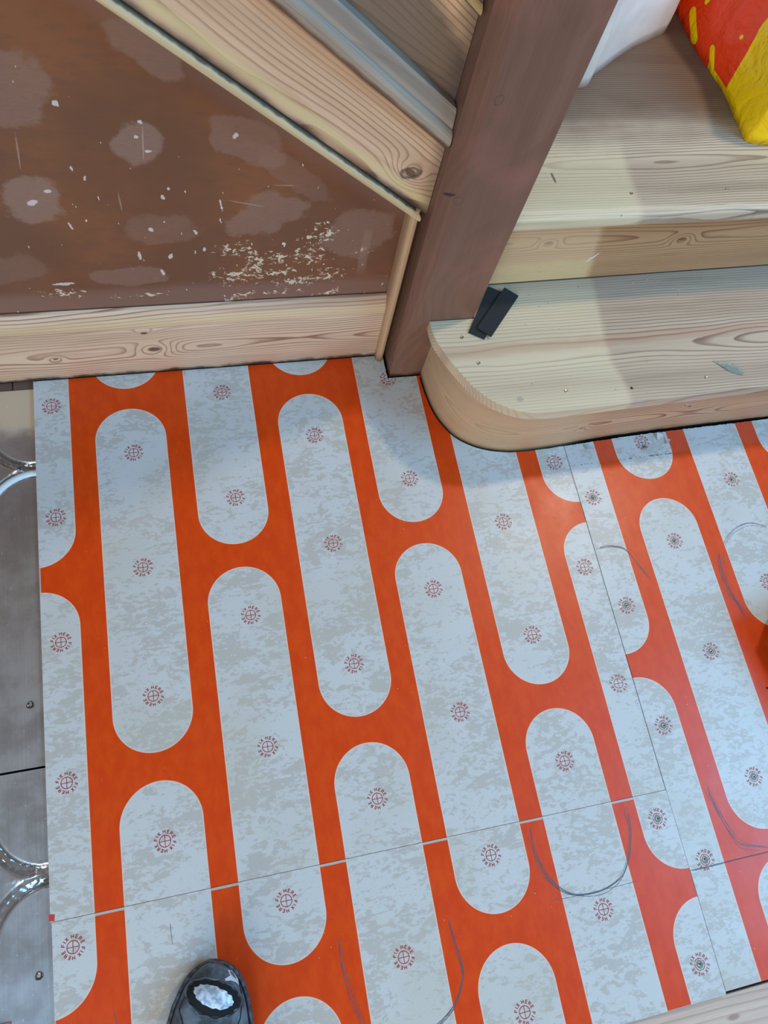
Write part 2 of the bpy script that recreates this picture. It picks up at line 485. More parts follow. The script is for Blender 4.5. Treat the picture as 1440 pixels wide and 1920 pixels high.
scribble(boardC, [(1.136, -.3067), (1.1279, -.3307), (1.124, -.3549), (1.1272, -.3798), (1.1351, -.4003), (1.1412, -.4251)], 10, .0050, .0004)
scribble(boardC, [(.9667, -.6753), (.9728, -.7043), (.9807, -.7332), (.9928, -.7625), (1.0124, -.7724), (1.0381, -.779)], 5, .0034)
scribble(boardD, [(.9040, -.7848), (.98, -.7846), (1.04, -.7850)], 2, .0002, .0008)
scribble(boardB, [(.0737, -.7841), (.076, -.7993), (.077, -.81)], 1, .0003, .0008)
scribble(boardB, [(.1500, -.7000), (.1512, -.7250)], 1, .0002, .0005)
# grey chips of torn face paper along the cut edge by the step, and red tape on the joint
tape_m = plain('red_tape', lin(196, 60, 40), .6)
t = mesh_obj('tape_scrap', [(-.0006, -.6578, .0004), (.0068, -.6592, .0004), (.0064, -.6672, .0004), (.0030, -.6664, .0007), (-.0006, -.6660, .0004),
                            (-.0006, -.6578, .0001), (.0068, -.6592, .0001), (.0064, -.6672, .0001), (.0030, -.6664, .0001), (-.0006, -.6660, .0001)],
             [(0, 1, 2, 3, 4), (9, 8, 7, 6, 5), (0, 5, 6, 1), (1, 6, 7, 2), (2, 7, 8, 3), (3, 8, 9, 4), (4, 9, 5, 0)], tape_m)
tag(t, 'tiny scrap of red tape on the left end of the board joint', 'tape')
flap_m = plain('torn_board_face', lin(190, 186, 180), .7)
def flap(x, y, sx, sy, h, rot):
    pts = [(0, 0, .0003), (sx, .1 * sy, .0003), (sx * .8, sy * .5, h * .6), (sx * .35, sy, h), (sx * .1, sy * .5, h * .4)]
    vs = []
    for dz in (0, .0005):
        for p in pts: vs.append((p[0] * math.cos(rot) - p[1] * math.sin(rot), p[0] * math.sin(rot) + p[1] * math.cos(rot), p[2] + dz))
    me = bpy.data.meshes.new('torn_flap'); n = len(pts)
    me.from_pydata(vs, [], [tuple(range(n))[::-1], tuple(range(n, 2 * n))] + [(i, (i + 1) % n, (i + 1) % n + n, i + n) for i in range(n)])
    me.materials.append(flap_m); child('torn_flap', me, boardC, x, y)
flap(1.088, -.079, .018, .012, .006, .5); flap(1.104, -.074, .012, -.014, .004, -.4); flap(.952, -.078, .016, .008, .004, 2.5)

# ------------------------------------------------------------------ foil faced heating panels on the left
foil = G('foil_face', .38, .5)
X, Y, Z = foil.obj()
foil.b.inputs['Metallic'].default_value = .75
n1 = foil.noise(X * 3.0, Y * 3.0, 0.0, 6.0, 5.0, .6)
st = foil.noise(X * 420.0, Y * 6.0, 0.0, 1.0, 2.0, .5)
top = foil.ss(Y + (n1 - .5) * .05, .045, .075)
fc = foil.mix(foil.ss(n1, .35, .65), lin(168, 164, 162), lin(196, 196, 198))
fc = foil.mix(foil.ss(Y, -.5, .02) * .5, fc, lin(172, 158, 144))
fc = foil.mix(top, fc, lin(204, 180, 152))
spk = foil.noise(X, Y, 0.0, 160.0, 2.0)
fc = foil.mix(foil.ss(spk, .70, .74) * .6, fc, lin(225, 225, 228))
foil.col(fc)
foil.put(foil.b.inputs['Metallic'], .80 - top * .7)
foil.put(foil.b.inputs['Roughness'], .38 + (st - .5) * .16 + top * .2 - foil.ss(Z, -.0072, -.0085) * .20)
foil.bump(st * .3 + n1 * .4, .0004, .25)
def groove_d(x, y):
    d = 9
    # pill-shaped loops, period .6, centred on x = 0 with radius .075
    for k in range(-2, 4):
        top_c, bot_c = -.09 - .6 * k, -.53 - .6 * k
        if y > top_c: dd = abs(math.hypot(x, y - top_c) - .075)
        elif y < bot_c: dd = abs(math.hypot(x, y - bot_c) - .075)
        else: dd = abs(abs(x) - .075)
        d = min(d, dd)
    return d
def foil_panel(y0, y1, parent):
    nx, ny = 70, int((y1 - y0) / .0022)
    x0, x1 = -.135, .012
    vs, fs = [], []
    for j in range(ny + 1):
        for i in range(nx + 1):
            x = x0 + (x1 - x0) * i / nx; y = y0 + (y1 - y0) * j / ny
            d = groove_d(x, y)
            t = min(max((.0085 - d) / .0035, 0), 1); t = t * t * (3 - 2 * t)
            cr = mnoise.noise(Vector((x * 170, y * 170, 0))) * .0014 + mnoise.noise(Vector((x * 420, y * 420, 3))) * .0007
            z = -.0064 - .011 * t + cr * t + mnoise.noise(Vector((x * 9, y * 9, 1))) * .0002
            # pinched foil where two loops meet
            m = 0
            for yy in (-.0075, -.6075):
                m = max(m, math.exp(-((y - yy) / .010) ** 2) * math.exp(-((x + .020) / .020) ** 2))
            z += m * (.0035 + abs(mnoise.noise(Vector((x * 260, y * 260, 7)))) * .009)
            z = min(z, -.0062) if x > -.0005 else z
            vs.append((x, y, z))
    for j in range(ny):
        for i in range(nx):
            a = j * (nx + 1) + i; fs.append((a, a + 1, a + nx + 2, a + nx + 1))
    # skirt
    b0 = len(vs)
    ring = [i for i in range(nx + 1)] + [j * (nx + 1) + nx for j in range(1, ny + 1)] + [ny * (nx + 1) + i for i in range(nx - 1, -1, -1)] + [j * (nx + 1) for j in range(ny - 1, 0, -1)]
    for r in ring: vs.append((vs[r][0], vs[r][1], -.029))
    n = len(ring)
    for r in ring: vs.append((vs[r][0], vs[r][1], vs[r][2] - .0001))
    for i in range(n): fs.append((b0 + n + i, b0 + i, b0 + (i + 1) % n, b0 + n + (i + 1) % n))
    o = mesh_obj('foil_face', vs, fs, foil.mat, parent, smooth=True)
    o.data.materials.append(dark_m)
    for p_ in o.data.polygons:
        if p_.index >= nx * ny: p_.material_index = 1; p_.use_smooth = False
    return o
def heat_panel(y0, y1, label, screws):
    t = empty('foil_underlay', (-.06, (y0 + y1) / 2, -.03), label, 'floor panel', 'foil faced underfloor heating panels')
    foil_panel(y0, y1, t)
    for x, y in screws:
        vs, fs = [], []
        n = 14
        for k, (r, z) in enumerate(((.0052, -.0063), (.0042, -.0049), (.0028, -.0056), (.0018, -.0075), (.0004, -.0078))):
            for i in range(n):
                a = 2 * PI * i / n; rr = r * (1 + .25 * mnoise.noise(Vector((math.cos(a) * 2, math.sin(a) * 2, k + y * 9))))
                vs.append((x + rr * math.cos(a), y + rr * math.sin(a), z))
        for k in range(4):
            for i in range(n): fs.append((k * n + i, k * n + (i + 1) % n, (k + 1) * n + (i + 1) % n, (k + 1) * n + i))
        fs.append(tuple(range(4 * n, 5 * n)))
        mesh_obj('screw', vs, fs, plain('screw_in_foil', lin(96, 96, 92), .3, .9), t)
    return t
heat_panel(-.4692, .1385, 'foil faced panel left of the printed boards, nearer the wall, holding the white pipe', [(-.0177, -.3823)])
heat_panel(-1.10, -.4722, 'foil faced panel left of the printed boards, nearer the shoe, with crumpled grooves', [(-.0159, -.7267)])
pipe_m = plain('white_plastic_pipe', lin(214, 226, 232), .25)
bmv, fsv = [], []
path = [(-.075, -.46 + i * .03) for i in range(13)] + [(.075 * -math.cos(a), -.09 + .075 * math.sin(a)) for a in [PI / 2 * i / 20 for i in range(1, 24)]]
for i, p in enumerate(path):
    a = Vector(path[max(i - 1, 0)]); b = Vector(path[min(i + 1, len(path) - 1)]); t = (b - a).normalized(); n = Vector((-t.y, t.x))
    for k in range(12):
        th = 2 * PI * k / 12
        bmv.append((p[0] + n.x * .0062 * math.cos(th), p[1] + n.y * .0062 * math.cos(th), -.0108 + .0062 * math.sin(th)))
for i in range(len(path) - 1):
    for k in range(12):
        fsv.append((i * 12 + k, i * 12 + (k + 1) % 12, (i + 1) * 12 + (k + 1) % 12, (i + 1) * 12 + k))
tag(mesh_obj('heating_pipe', bmv, fsv, pipe_m, smooth=True), 'white plastic heating pipe curving in a groove of the foil panel', 'pipe')
# old floorboard ends showing between foil panel and baseboard
ob = empty('old_floorboard', (-.06, .147, -.02), 'dark strip of old floorboard in the gap under the baseboard', 'floorboard')
oldw = plain('old_floorboard_wood', lin(112, 84, 70), .7)
bm_obj('board_end', box_bm(-.0325, .0005, .1400, .1560, -.026, -.0075, .0008), oldw, ob)
bm_obj('board_end', box_bm(-.30, -.0340, .1400, .1560, -.026, -.0085, .0008), oldw, ob)

# ------------------------------------------------------------------ bare plank at the bottom right
def plank_extra(g, c, a, b, cc):
    for (x, y, r, q) in ((1.0, -1.0, 0, 0),):
        pass
    for (kx, ky, rx, ry) in ((.905, -.978, .014, .005), (.925, -.999, .012, .006), (1.02, -.965, .012, .006), (.80, -1.0, .010, .004)):
        c = g.mix(g.ss(g.ell(a, b, kx, ky, rx, ry), 1.0, .4) * .6, c, lin(126, 92, 84))
    return c
pw = wood('scrubbed_plank_wood', lin(206, 186, 168), lin(150, 118, 104), order=(0, 1, 2), spacing=.009, pith=(-1.02, -.04), warp=.012, contrast=.6, seed=3.3, extra=plank_extra)
pk = empty('bare_plank', (1.0, -1.02, -.03), 'bare pale plank along the lower right edge of the printed boards', 'plank')
bm_obj('plank_board', box_bm(.30, 1.75, -1.012, -.9490, -.028, -.0075, .002), pw, pk)
bm_obj('plank_board', box_bm(.30, 1.75, -1.12, -1.0155, -.028, -.0065, .002), pw, pk)

# ------------------------------------------------------------------ wall behind, baseboard, trims
WY = .165
wg = G('old_brown_paint', .42, .4)
X, Y, Z = wg.obj()
n1 = wg.noise(X, Y, Z, 5.0, 4.0, .55)
n2 = wg.noise(X * 1.0, Y, Z * 2.2, 38.0, 4.0, .6)
nf = wg.noise(X * 3.0, Y, Z * 16.0, 30.0, 3.0, .6)
wc = wg.mix(wg.ss(n1, .35, .65), lin(108, 72, 50), lin(128, 82, 52))
wc = wg.mix(wg.ss(n2, .45, .75) * .5, wc, lin(102, 70, 52))
wc = wg.mulc(wc, .93 + nf * .14)
pe = (wg.noise(X, Y, Z, 13.0, 5.0, .62) - .5) * 2.1
for (cx, cz, rx, rz, rot, st_) in ((.110, .537, .045, .052, .1, .55), (.232, .466, .030, .034, -.5, .75), (.1, .380, .038, .036, .3, .8), (.262, .585, .050, .022, -.55, .6),
                                   (.385, .345, .052, .040, 0, .55), (.362, .470, .050, .028, -.6, .5), (.520, .305, .050, .045, .3, .5), (.245, .325, .05, .03, 0, .35),
                                   (.19, .235, .06, .020, 0, .5), (.06, .65, .05, .03, 0, .35), (.03, .26, .06, .03, .2, .3), (.42, .42, .07, .018, -.7, .3)):
    m_ = wg.ss(wg.ell(X, Z, cx, cz, rx, rz, rot) + pe, 1.08, .86) * wg.ss(nf, .1, .6, .55, 1.0)
    wc = wg.mix(m_ * st_, wc, lin(142, 114, 100))
# dusty band above the baseboard and under the string
wc = wg.mix(wg.ss(Z + (n1 - .5) * .04, .215, .19) * .45, wc, lin(138, 112, 102))
wc = wg.mix(wg.ss(X * .6307 + Z * .776 + (n1 - .5) * .02, .6085, .645) * .45, wc, lin(128, 104, 94))
# drip from the patch
wc = wg.mix(wg.ss(wg.m('ABSOLUTE', X - .535), .009, .004) * wg.ss(Z, .20, .24) * wg.ss(Z, .32, .30) * .4, wc, lin(150, 122, 108))
# clustered plaster splashes
cl = None
for (cx, cz, rx, rz, rot) in ((.352, .281, .028, .013, .0), (.345, .225, .026, .016, .0), (.372, .243, .014, .026, .1), (.402, .262, .032, .010, .1), (.408, .226, .020, .012, .3), (.452, .262, .026, .020, -.4),
                          (.484, .216, .024, .014, .3), (.470, .306, .020, .016, .2), (.430, .204, .030, .010, .1), (.41, .180, .034, .0045, .05), (.352, .176, .020, .010, .2), (.10, .205, .026, .007, .0), (.205, .190, .034, .0045, .05), (.53, .268, .012, .008, 0), (.486, .174, .016, .006, .2)):
    e_ = wg.ell(X, Z, cx, cz, rx, rz, rot); cl = e_ if cl is None else wg.mn(cl, e_)
f1 = wg.noise(X * 1.0, Y, Z * 1.25, 105.0, 6.0, .70, .7)
wc = wg.mix(wg.ss(f1 - cl * .085, .485, .51), wc, lin(206, 192, 168))
f2 = wg.noise(X * 1.6, Y + 3.0, Z * .6, 95.0, 2.0, .5)
low = wg.ss(Z, .62, .30, .0, .045)
wc = wg.mix(wg.ss(f2 + low, .775, .79), wc, lin(206, 200, 196))
fj = (wg.noise(X, Y, Z, 240.0, 3.0, .6) - .5) * 1.6
for (fx, fz, rx, rz, rot) in ((.155, .526, .004, .0055, .4), (.2404, .501, .004, .003, -.7), (.2335, .48, .003, .003, 0), (.2446, .4587, .005, .003, 0), (.2533, .385, .0035, .0055, .1),
                              (.2318, .3275, .004, .006, .3), (.3482, .48, .004, .006, -.6), (.1322, .339, .002, .009, .25), (.0956, .382, .009, .006, .5), (.2106, .277, .003, .011, 0),
                              (.2524, .274, .004, .008, -.3), (.2378, .2408, .003, .010, .2), (.1, .225, .02, .004, 0), (.31, .23, .004, .004, 0), (.118, .4, .006, .004, 0), (.262, .40, .0025, .0035, 0),
                              (.30, .285, .003, .006, 0), (.29, .32, .003, .006, .4), (.153, .435, .002, .005, .1), (.165, .42, .002, .006, -.2)):
    wc = wg.mix(wg.ss(wg.ell(X, Z, fx, fz, rx * .8, rz * .8, rot) + fj, 1.0, .8) * .85, wc, lin(205, 198, 190))
for (fx, fz, ln, rot) in ((.1, .46, .03, -.15), (.24, .47, .03, -.1), (.2, .38, .02, 0), (.36, .37, .03, 1.3), (.41, .4, .02, 1.5)):
    wc = wg.mix(wg.ss(wg.ell(X, Z, fx, fz, .0012, ln, rot) + fj * .5, 1.0, .6) * .35, wc, lin(190, 170, 160))
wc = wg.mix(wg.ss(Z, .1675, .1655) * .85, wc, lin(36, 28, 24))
wg.col(wc)
wg.bump(n2 * .4 + f1 * .2, .0012, .3)
wall = bm_obj('wall_back', box_bm(-.9, .615, WY, WY + .018, -.03, 1.9), wg.mat); tag(wall, kind='structure')

sk = wood('baseboard_pine', lin(214, 188, 162), lin(132, 90, 66), order=(0, 2, 1), spacing=.0052, pith=(.072, .150 + .022), warp=.016, knots=((.1944, .115, .0065), (.205, .069, .0125), (.05, .06, .005)),
          contrast=1.0, seed=2.1, along=1.3,
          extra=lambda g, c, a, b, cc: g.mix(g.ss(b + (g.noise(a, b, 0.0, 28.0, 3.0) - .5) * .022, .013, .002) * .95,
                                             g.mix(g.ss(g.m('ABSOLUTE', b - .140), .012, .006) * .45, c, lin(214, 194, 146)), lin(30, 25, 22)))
prof = [(.150, .0015), (.150, .1215), (.1515, .1245), (.1498, .1275), (.1500, .137), (.1520, .147), (.1560, .156), (.1605, .1615), (.1649, .1632), (.1649, .0015)]
vs, fs = [], []
nx = 60
for i in range(nx + 1):
    x = -.9 + 1.487 * i / nx
    for (y, z) in prof: vs.append((x, y, z))
n = len(prof)
for i in range(nx):
    for k in range(n): fs.append((i * n + k, (i + 1) * n + k, (i + 1) * n + (k + 1) % n, i * n + (k + 1) % n))
fs.append(tuple(range(n))[::-1]); fs.append(tuple(nx * n + k for k in range(n)))
tag(mesh_obj('baseboard_back', vs, fs, sk), kind='structure')
tr = wood('trim_pine', lin(194, 162, 126), lin(126, 84, 58), order=(2, 0, 1), spacing=.004, pith=(.60, .2), warp=.006, contrast=.5, seed=6.2,
          extra=lambda g, c, a, b, cc: g.mix(g.ss(a, .03, .0) * .6, c, lin(60, 48, 40)))
bm = bmesh.new()
strip = [(.5860, .1480), (.5868, .1405), (.5890, .1372), (.5925, .1360), (.5965, .1368), (.5988, .1395), (.5992, .1640), (.5870, .1640)]
vv0 = [bm.verts.new((x, y, .0015)) for x, y in strip]; vv1 = [bm.verts.new((x - .004, y, .3760)) for x, y in strip]
bm.faces.new(vv0); bm.faces.new(vv1[::-1])
for i in range(8): bm.faces.new((vv0[i], vv1[i], vv1[(i + 1) % 8], vv0[(i + 1) % 8]))
bmesh.ops.recalc_face_normals(bm, faces=bm.faces)
tag(bm_obj('trim_1', bm, tr), kind='structure')

# ------------------------------------------------------------------ staircase
stair = empty('staircase', (.95, .30, -.03), 'stripped pine staircase with brown newel post and rounded bottom step', 'staircase')

# string assembly in its own frame: x down the slope, y up across it, z out of the wall
TH = math.radians(39.1)
dx_, nx_ = Vector((math.cos(TH), 0, -math.sin(TH))), Vector((math.sin(TH), 0, math.cos(TH)))
SM = Matrix(((dx_.x, nx_.x, 0, .60), (0, 0, -1, .165), (dx_.z, nx_.z, 0, .36), (0, 0, 0, 1)))
def cut_right(y, inset=0.0):
    """slope-frame x where the member of height y meets the post's left face (world X = .6060)"""
    return (.6052 - inset - .60 - nx_.x * y) / dx_.x
def member(name, profile, mat, xl=-1.9, inset=0.0, blunt=None, smooth=False):
    vs, fs = [], []
    n = len(profile); m = 24
    for i in range(m + 1):
        for (y, z) in profile:
            xr = cut_right(y, inset) if blunt is None else blunt(y)
            vs.append((xl + (xr - xl) * i / m, y, z))
    for i in range(m):
        for k in range(n): fs.append((i * n + k, i * n + (k + 1) % n, (i + 1) * n + (k + 1) % n, (i + 1) * n + k))
    fs.append(tuple(range(n))); fs.append(tuple(m * n + k for k in range(n))[::-1])
    me = bpy.data.meshes.new(name); me.from_pydata(vs, [], fs); me.update()
    bm = bmesh.new(); bm.from_mesh(me); bmesh.ops.recalc_face_normals(bm, faces=bm.faces); bm.to_mesh(me); bm.free()
    o = bpy.data.objects.new(name, me); C.objects.link(o); me.materials.append(mat)
    o.parent = stair; o.matrix_parent_inverse = Matrix.Translation(-Vector(stair.location)); o.matrix_basis = SM
    return o
grime = lin(58, 50, 46)
def string_extra(g, c, a, b, cc):
    n = g.noise(a, b, cc, 14.0, 4.0)
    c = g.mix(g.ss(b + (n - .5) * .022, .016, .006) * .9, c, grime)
    c = g.mix(g.ss(b + (n - .5) * .012, .034, .022) * g.ss(b, .012, .02) * .6, c, lin(214, 196, 142))
    c = g.mix(g.ss(b + (n - .5) * .006, .094, .098) * .8, c, lin(84, 58, 48))
    c = g.mix(g.ss(b, .078, .092) * .35, c, lin(160, 112, 74))
    kd = g.ell(a, b, -.0757, .0424, .0150, .0100, .7) + (g.noise(a, b, 0.0, 120.0, 3.0) - .5) * .5
    c = g.mix(g.ss(g.m('ABSOLUTE', kd - .82), .34, .10) * .75, c, lin(82, 62, 58))
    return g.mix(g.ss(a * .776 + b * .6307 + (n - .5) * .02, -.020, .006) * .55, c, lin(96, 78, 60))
stw = wood('string_pine', lin(220, 188, 154), lin(142, 98, 72), order=(0, 1, 2), spacing=.0050, pith=(.012, -.022), warp=.010, knots=((-.0757, .0424, .012),), contrast=.95, seed=8.4, along=.9, extra=string_extra)
member('string_board', [(.0055, -.0), (.0055, .022), (.0075, .0245), (.0970, .0245), (.0992, .0225), (.0992, 0)], stw)
bdw = wood('bead_pine', lin(206, 186, 146), lin(168, 138, 100), spacing=.006, pith=(.0, .0), warp=.01, contrast=.35, seed=1.4,
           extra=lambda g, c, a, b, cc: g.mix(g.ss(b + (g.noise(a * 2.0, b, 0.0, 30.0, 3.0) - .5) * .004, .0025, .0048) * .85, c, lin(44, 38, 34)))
bead = [(-.0080 + .0068 - .0068 * math.cos(t_), .022 + .0088 * math.sin(t_)) for t_ in [PI * i / 8 for i in range(9)]]
member('bead', [(-.0080, 0)] + bead + [(.0056, 0)], bdw, blunt=lambda y: cut_right(y, .0085) - (.006 * ((y + .001) / .0068) ** 2))
cpw = wood('capping_pine', lin(168, 158, 142), lin(120, 98, 84), spacing=.0042, pith=(.12, .0), warp=.012, contrast=.5, seed=5.5,
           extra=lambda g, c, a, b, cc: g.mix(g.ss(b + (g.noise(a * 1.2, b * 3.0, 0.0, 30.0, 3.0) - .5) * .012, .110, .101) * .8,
                                              g.mix(g.ss(g.m('ABSOLUTE', b - .134), .008, .003) * .35, c, lin(96, 84, 76)), lin(88, 60, 50)))
cap_prof = [(.0985, 0), (.0985, .0230), (.1000, .0290), (.1030, .0340), (.1080, .0385), (.1140, .0400), (.1195, .0385), (.1225, .0350), (.1235, .0325), (.1290, .0320), (.1405, .0300), (.1430, .0280), (.1430, 0)]
member('capping', cap_prof, cpw, inset=.001)
upw = wood('upper_panel_pine', lin(232, 192, 152), lin(146, 100, 70), spacing=.0056, pith=(.13, -.03), warp=.022, contrast=.9, seed=12.6, along=1.2,
           extra=lambda g, c, a, b, cc: g.mix(g.ss(b + a * .25 + (g.noise(a, b, 0.0, 18.0, 4.0) - .5) * .03, .160, .142) * .8, g.mix(g.ss(a * .776 + b * .6307 + (g.noise(a, b, 0.0, 22.0, 3.0) - .5) * .03, -.030, .006) * .7, c, lin(70, 58, 50)), lin(84, 72, 64)))
member('upper_panel', [(.1425, 0), (.1425, .0140), (.2330, .0140), (.2330, 0)], upw)
member('upper_moulding', [(.2270, 0), (.2270, .0225), (.2290, .0265), (.2330, .0285), (.2370, .0262), (.2385, .0235), (.2445, .0235), (.2500, .0275), (.2560, .0260), (.2600, .0200), (.2600, 0)],
       wood('moulding_pine', lin(190, 160, 112), lin(110, 78, 60), spacing=.006, pith=(.24, 0), warp=.01, contrast=.6, seed=2.8,
            extra=lambda g, c, a, b, cc: g.mix(g.ss(g.m('ABSOLUTE', b - .2400) , .0035, .0012) * .8, g.mix(g.ss(b, .2300, .2275) * .9, c, lin(50, 38, 36)), lin(62, 44, 44))), inset=.003)
member('upper_panel', [(.2590, 0), (.2590, .0140), (.62, .0140), (.62, 0)], upw)

# newel post
pg = wood('brown_newel_wood', lin(126, 94, 77), lin(102, 73, 60), order=(2, 0, 1), spacing=.012, pith=(.70, -.05), warp=.05, contrast=.28, seed=14.2, along=1.6, rough=.42, late=(.2, .8), broad=.6,
          extra=lambda g, c, a, b, cc: g.mix(
              g.ss(g.m('ABSOLUTE', g.ell(b, a, .6375, .5797, .0052, .0068) - 1.0), .22, .05) * .5,
              g.mix(g.ss(g.m('ABSOLUTE', g.ell(b, a, .6285, .427, .0060, .0065) - 1.0), .22, .05) * .45,
                    g.mix(g.ss(g.ell(b, a, .6165, .4321, .0028, .0095, -.9), 1.0, .7) * .8,
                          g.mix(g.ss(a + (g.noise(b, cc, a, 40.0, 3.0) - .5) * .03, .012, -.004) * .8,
                                g.mix(g.ss(g.noise(b, cc, a, 9.0, 3.0), .45, .7) * .4, c, lin(148, 98, 84)), lin(40, 30, 26)), lin(50, 42, 44)), lin(80, 60, 52)), lin(80, 60, 52)))
def post_ring(z):
    xl = .6060; xr = .7232 + .0150 * max(z - .15, 0); yf = .1050; yb = .2250
    ch = .0015 + .0185 * min(max((z - .01) / .26, 0), 1) ** .8
    r = .0035
    # chamfer slightly crowned
    return [(xl, yb, z), (xl, yf + ch * .95, z), (xl + ch * .22, yf + ch * .62, z), (xl + ch * .62, yf + ch * .20, z), (xl + ch, yf, z),
            (xr - r, yf, z), (xr - r * .3, yf + r * .3, z), (xr, yf + r, z), (xr, yb, z)]
vs, fs = [], []
zs = [-.029, -.004, .0, .01, .03, .06, .10, .15, .20, .25, .30, .5, .8, 1.1, 1.4]
for z in zs: vs += post_ring(z)
n = 9
for i in range(len(zs) - 1):
    for k in range(n): fs.append((i * n + k, i * n + (k + 1) % n, (i + 1) * n + (k + 1) % n, (i + 1) * n + k))
fs.append(tuple(range(n))[::-1]); fs.append(tuple((len(zs) - 1) * n + k for k in range(n)))
po = mesh_obj('newel_post', vs, fs, pg, stair)
tag(po, 'square brown newel post')

# bottom riser: bent board with grain running round the curve
vs, fs, uvs = [], [], []
inner = side(BASE, -.016) if CUT[30][1] < BASE[30][1] and CUT == side(BASE, .0045) else side(BASE, .016)
arc = 0
RZ0, RZ1 = -.028, .1405
for i, p in enumerate(BASE):
    if i: arc += math.hypot(p[0] - BASE[i - 1][0], p[1] - BASE[i - 1][1])
    q = inner[i]
    for (pp, z, uo) in ((p, RZ0, 0), (p, 0.0, 0), (p, .05, 0), (p, .10, 0), (p, RZ1, 0), (q, RZ1, .02), (q, RZ0, .2)):
        vs.append((pp[0], pp[1], z)); uvs.append((arc, z + uo))
n = 7
for i in range(len(BASE) - 1):
    for k in range(n): fs.append((i * n + k, (i + 1) * n + k, (i + 1) * n + (k + 1) % n, i * n + (k + 1) % n))
fs.append(tuple(range(n))); fs.append(tuple((len(BASE) - 1) * n + k for k in range(n))[::-1])
def riser_extra(g, c, a, b, cc):
    n = g.noise(a * 1.0, b * 2.0, 0.0, 24.0, 4.0)
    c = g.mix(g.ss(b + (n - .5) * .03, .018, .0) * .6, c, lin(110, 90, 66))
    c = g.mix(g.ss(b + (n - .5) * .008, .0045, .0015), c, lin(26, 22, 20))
    c = g.mix(g.ss(a, .40, .33) * .45, c, lin(202, 178, 142))
    dents = g.noise(a * 1.0, b * 6.0, 0.0, 60.0, 1.0)
    return g.mix(g.ss(dents, .76, .79) * g.ss(b, .11, .08) * .7, c, lin(96, 74, 56))
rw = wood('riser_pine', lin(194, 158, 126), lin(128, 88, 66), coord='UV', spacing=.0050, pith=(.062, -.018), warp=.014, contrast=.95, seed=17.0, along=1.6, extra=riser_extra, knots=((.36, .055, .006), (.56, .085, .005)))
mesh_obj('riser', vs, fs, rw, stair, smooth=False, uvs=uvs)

# bottom tread with rounded end
te = [(.6465, .1042), (.6465, .0900), (.6485, .0700), (.6560, .0470), (.6668, .0225), (.6885, -.0190), (.7090, -.0435), (.7305, -.0600), (.7570, -.0735), (.7875, -.0805), (.8300, -.0815),
      (.8817, -.0798), (.9600, -.0775), (1.0600, -.0750), (1.2143, -.0708), (1.4, -.0680), (1.75, -.0610)]
TE = [(v[0], v[1]) for v in catmull([(x, y, 0) for x, y in te], 6)]
runner = lin(150, 128, 110)
def tread1_extra(g, c, a, b, cc):
    # outline left by an old stair runner: darker, more open grain on its side
    n = g.noise(a, b, 0.0, 20.0, 3.0)
    edge = .941 + g.ss(b, .02, .17) * .012 + g.ss(b, -.0, -.06) * .012
    m = g.ss(a - edge + (n - .5) * .012, -.006, .010)
    c = g.mix((1.0 - m) * .45, c, lin(214, 200, 164))
    c = g.mix(m * .28, c, lin(146, 124, 104))
    c = g.mix(g.ss(b, .135, .160) * .35, c, lin(118, 98, 82))
    sp = g.noise(a, b, 0.0, 170.0, 1.0)
    c = g.mix(g.ss(sp, .775, .79) * .7, c, lin(80, 66, 52))
    kd = g.ell(a, b, .7634, -.0535, .0065, .0055)
    c = g.mix(g.ss(kd, 1.1, .6) * .4, c, lin(120, 112, 124))
    c = g.mix(g.ss(g.m('ABSOLUTE', b - .045 + (n - .5) * .02 + (a - 1.0) * -.02) , .016, .005) * .35, c, lin(178, 132, 108))
    return c
tw = wood('tread_pine', lin(206, 188, 164), lin(106, 82, 70), spacing=.0050, pith=(.030, .163 - .030), warp=.011, contrast=1.0, seed=21.3, along=1.3, extra=tread1_extra)
tp = TE + [(1.75, .190), (.7240, .172), (.7240, .1042)]
bm = prism_bm(tp, .1405, .1635, .0055, 3)
bmesh.ops.triangulate(bm, faces=[f for f in bm.faces if len(f.verts) > 4])
tread1 = bm_obj('tread', bm, tw, stair)
for x, y, big in ((.694, .0689, 1), (.7105, .0187, 1), (.8451, -.0456, 1), (.961, -.0515, 0), (1.1035, -.0441, 1)):
    o = bpy.data.objects.new('screw', ME_HEAD if big else ME_HOLE); C.objects.link(o); o.parent = tread1; o.location = (x, y, .1635); o.scale = (1.1,) * 3
    if not big: o.name = 'screw_hole'
# second riser
def riser2_extra(g, c, a, b, cc):
    n = g.noise(a, b, 0.0, 20.0, 3.0)
    m = g.ss(a - .930 + (b - .24) * .22 + (n - .5) * .01, -.008, .010)
    c = g.mix((1.0 - m) * .40, c, lin(222, 196, 160))
    c = g.mix(g.ss(b + (n - .5) * .02, .222, .205) * (1.0 - m) * .5, c, lin(208, 190, 140))
    c = g.mix(m * .30, c, lin(150, 110, 72))
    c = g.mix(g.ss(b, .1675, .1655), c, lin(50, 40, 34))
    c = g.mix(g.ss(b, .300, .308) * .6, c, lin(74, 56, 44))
    nn = g.noise(a * 1.0, b * 5.0, 0.0, 50.0, 1.0)
    c = g.mix(g.ss(nn, .76, .79) * g.ss(b, .22, .2) * .7, c, lin(84, 62, 48))
    d = g.ell(a, b, .934, .218, .0022, .0150, -.65) + (g.noise(a, b, 0.0, 200.0, 3.0) - .5)
    c = g.mix(g.ss(d, 1.1, .6) * .7, c, lin(232, 228, 216))
    return c
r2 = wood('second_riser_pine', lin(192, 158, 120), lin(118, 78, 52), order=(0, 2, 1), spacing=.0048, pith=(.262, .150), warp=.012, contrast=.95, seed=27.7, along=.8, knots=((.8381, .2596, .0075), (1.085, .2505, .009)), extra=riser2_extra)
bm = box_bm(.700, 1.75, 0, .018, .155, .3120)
for v in bm.verts: v.co.y += .1685 + (v.co.x - .78) * .0160
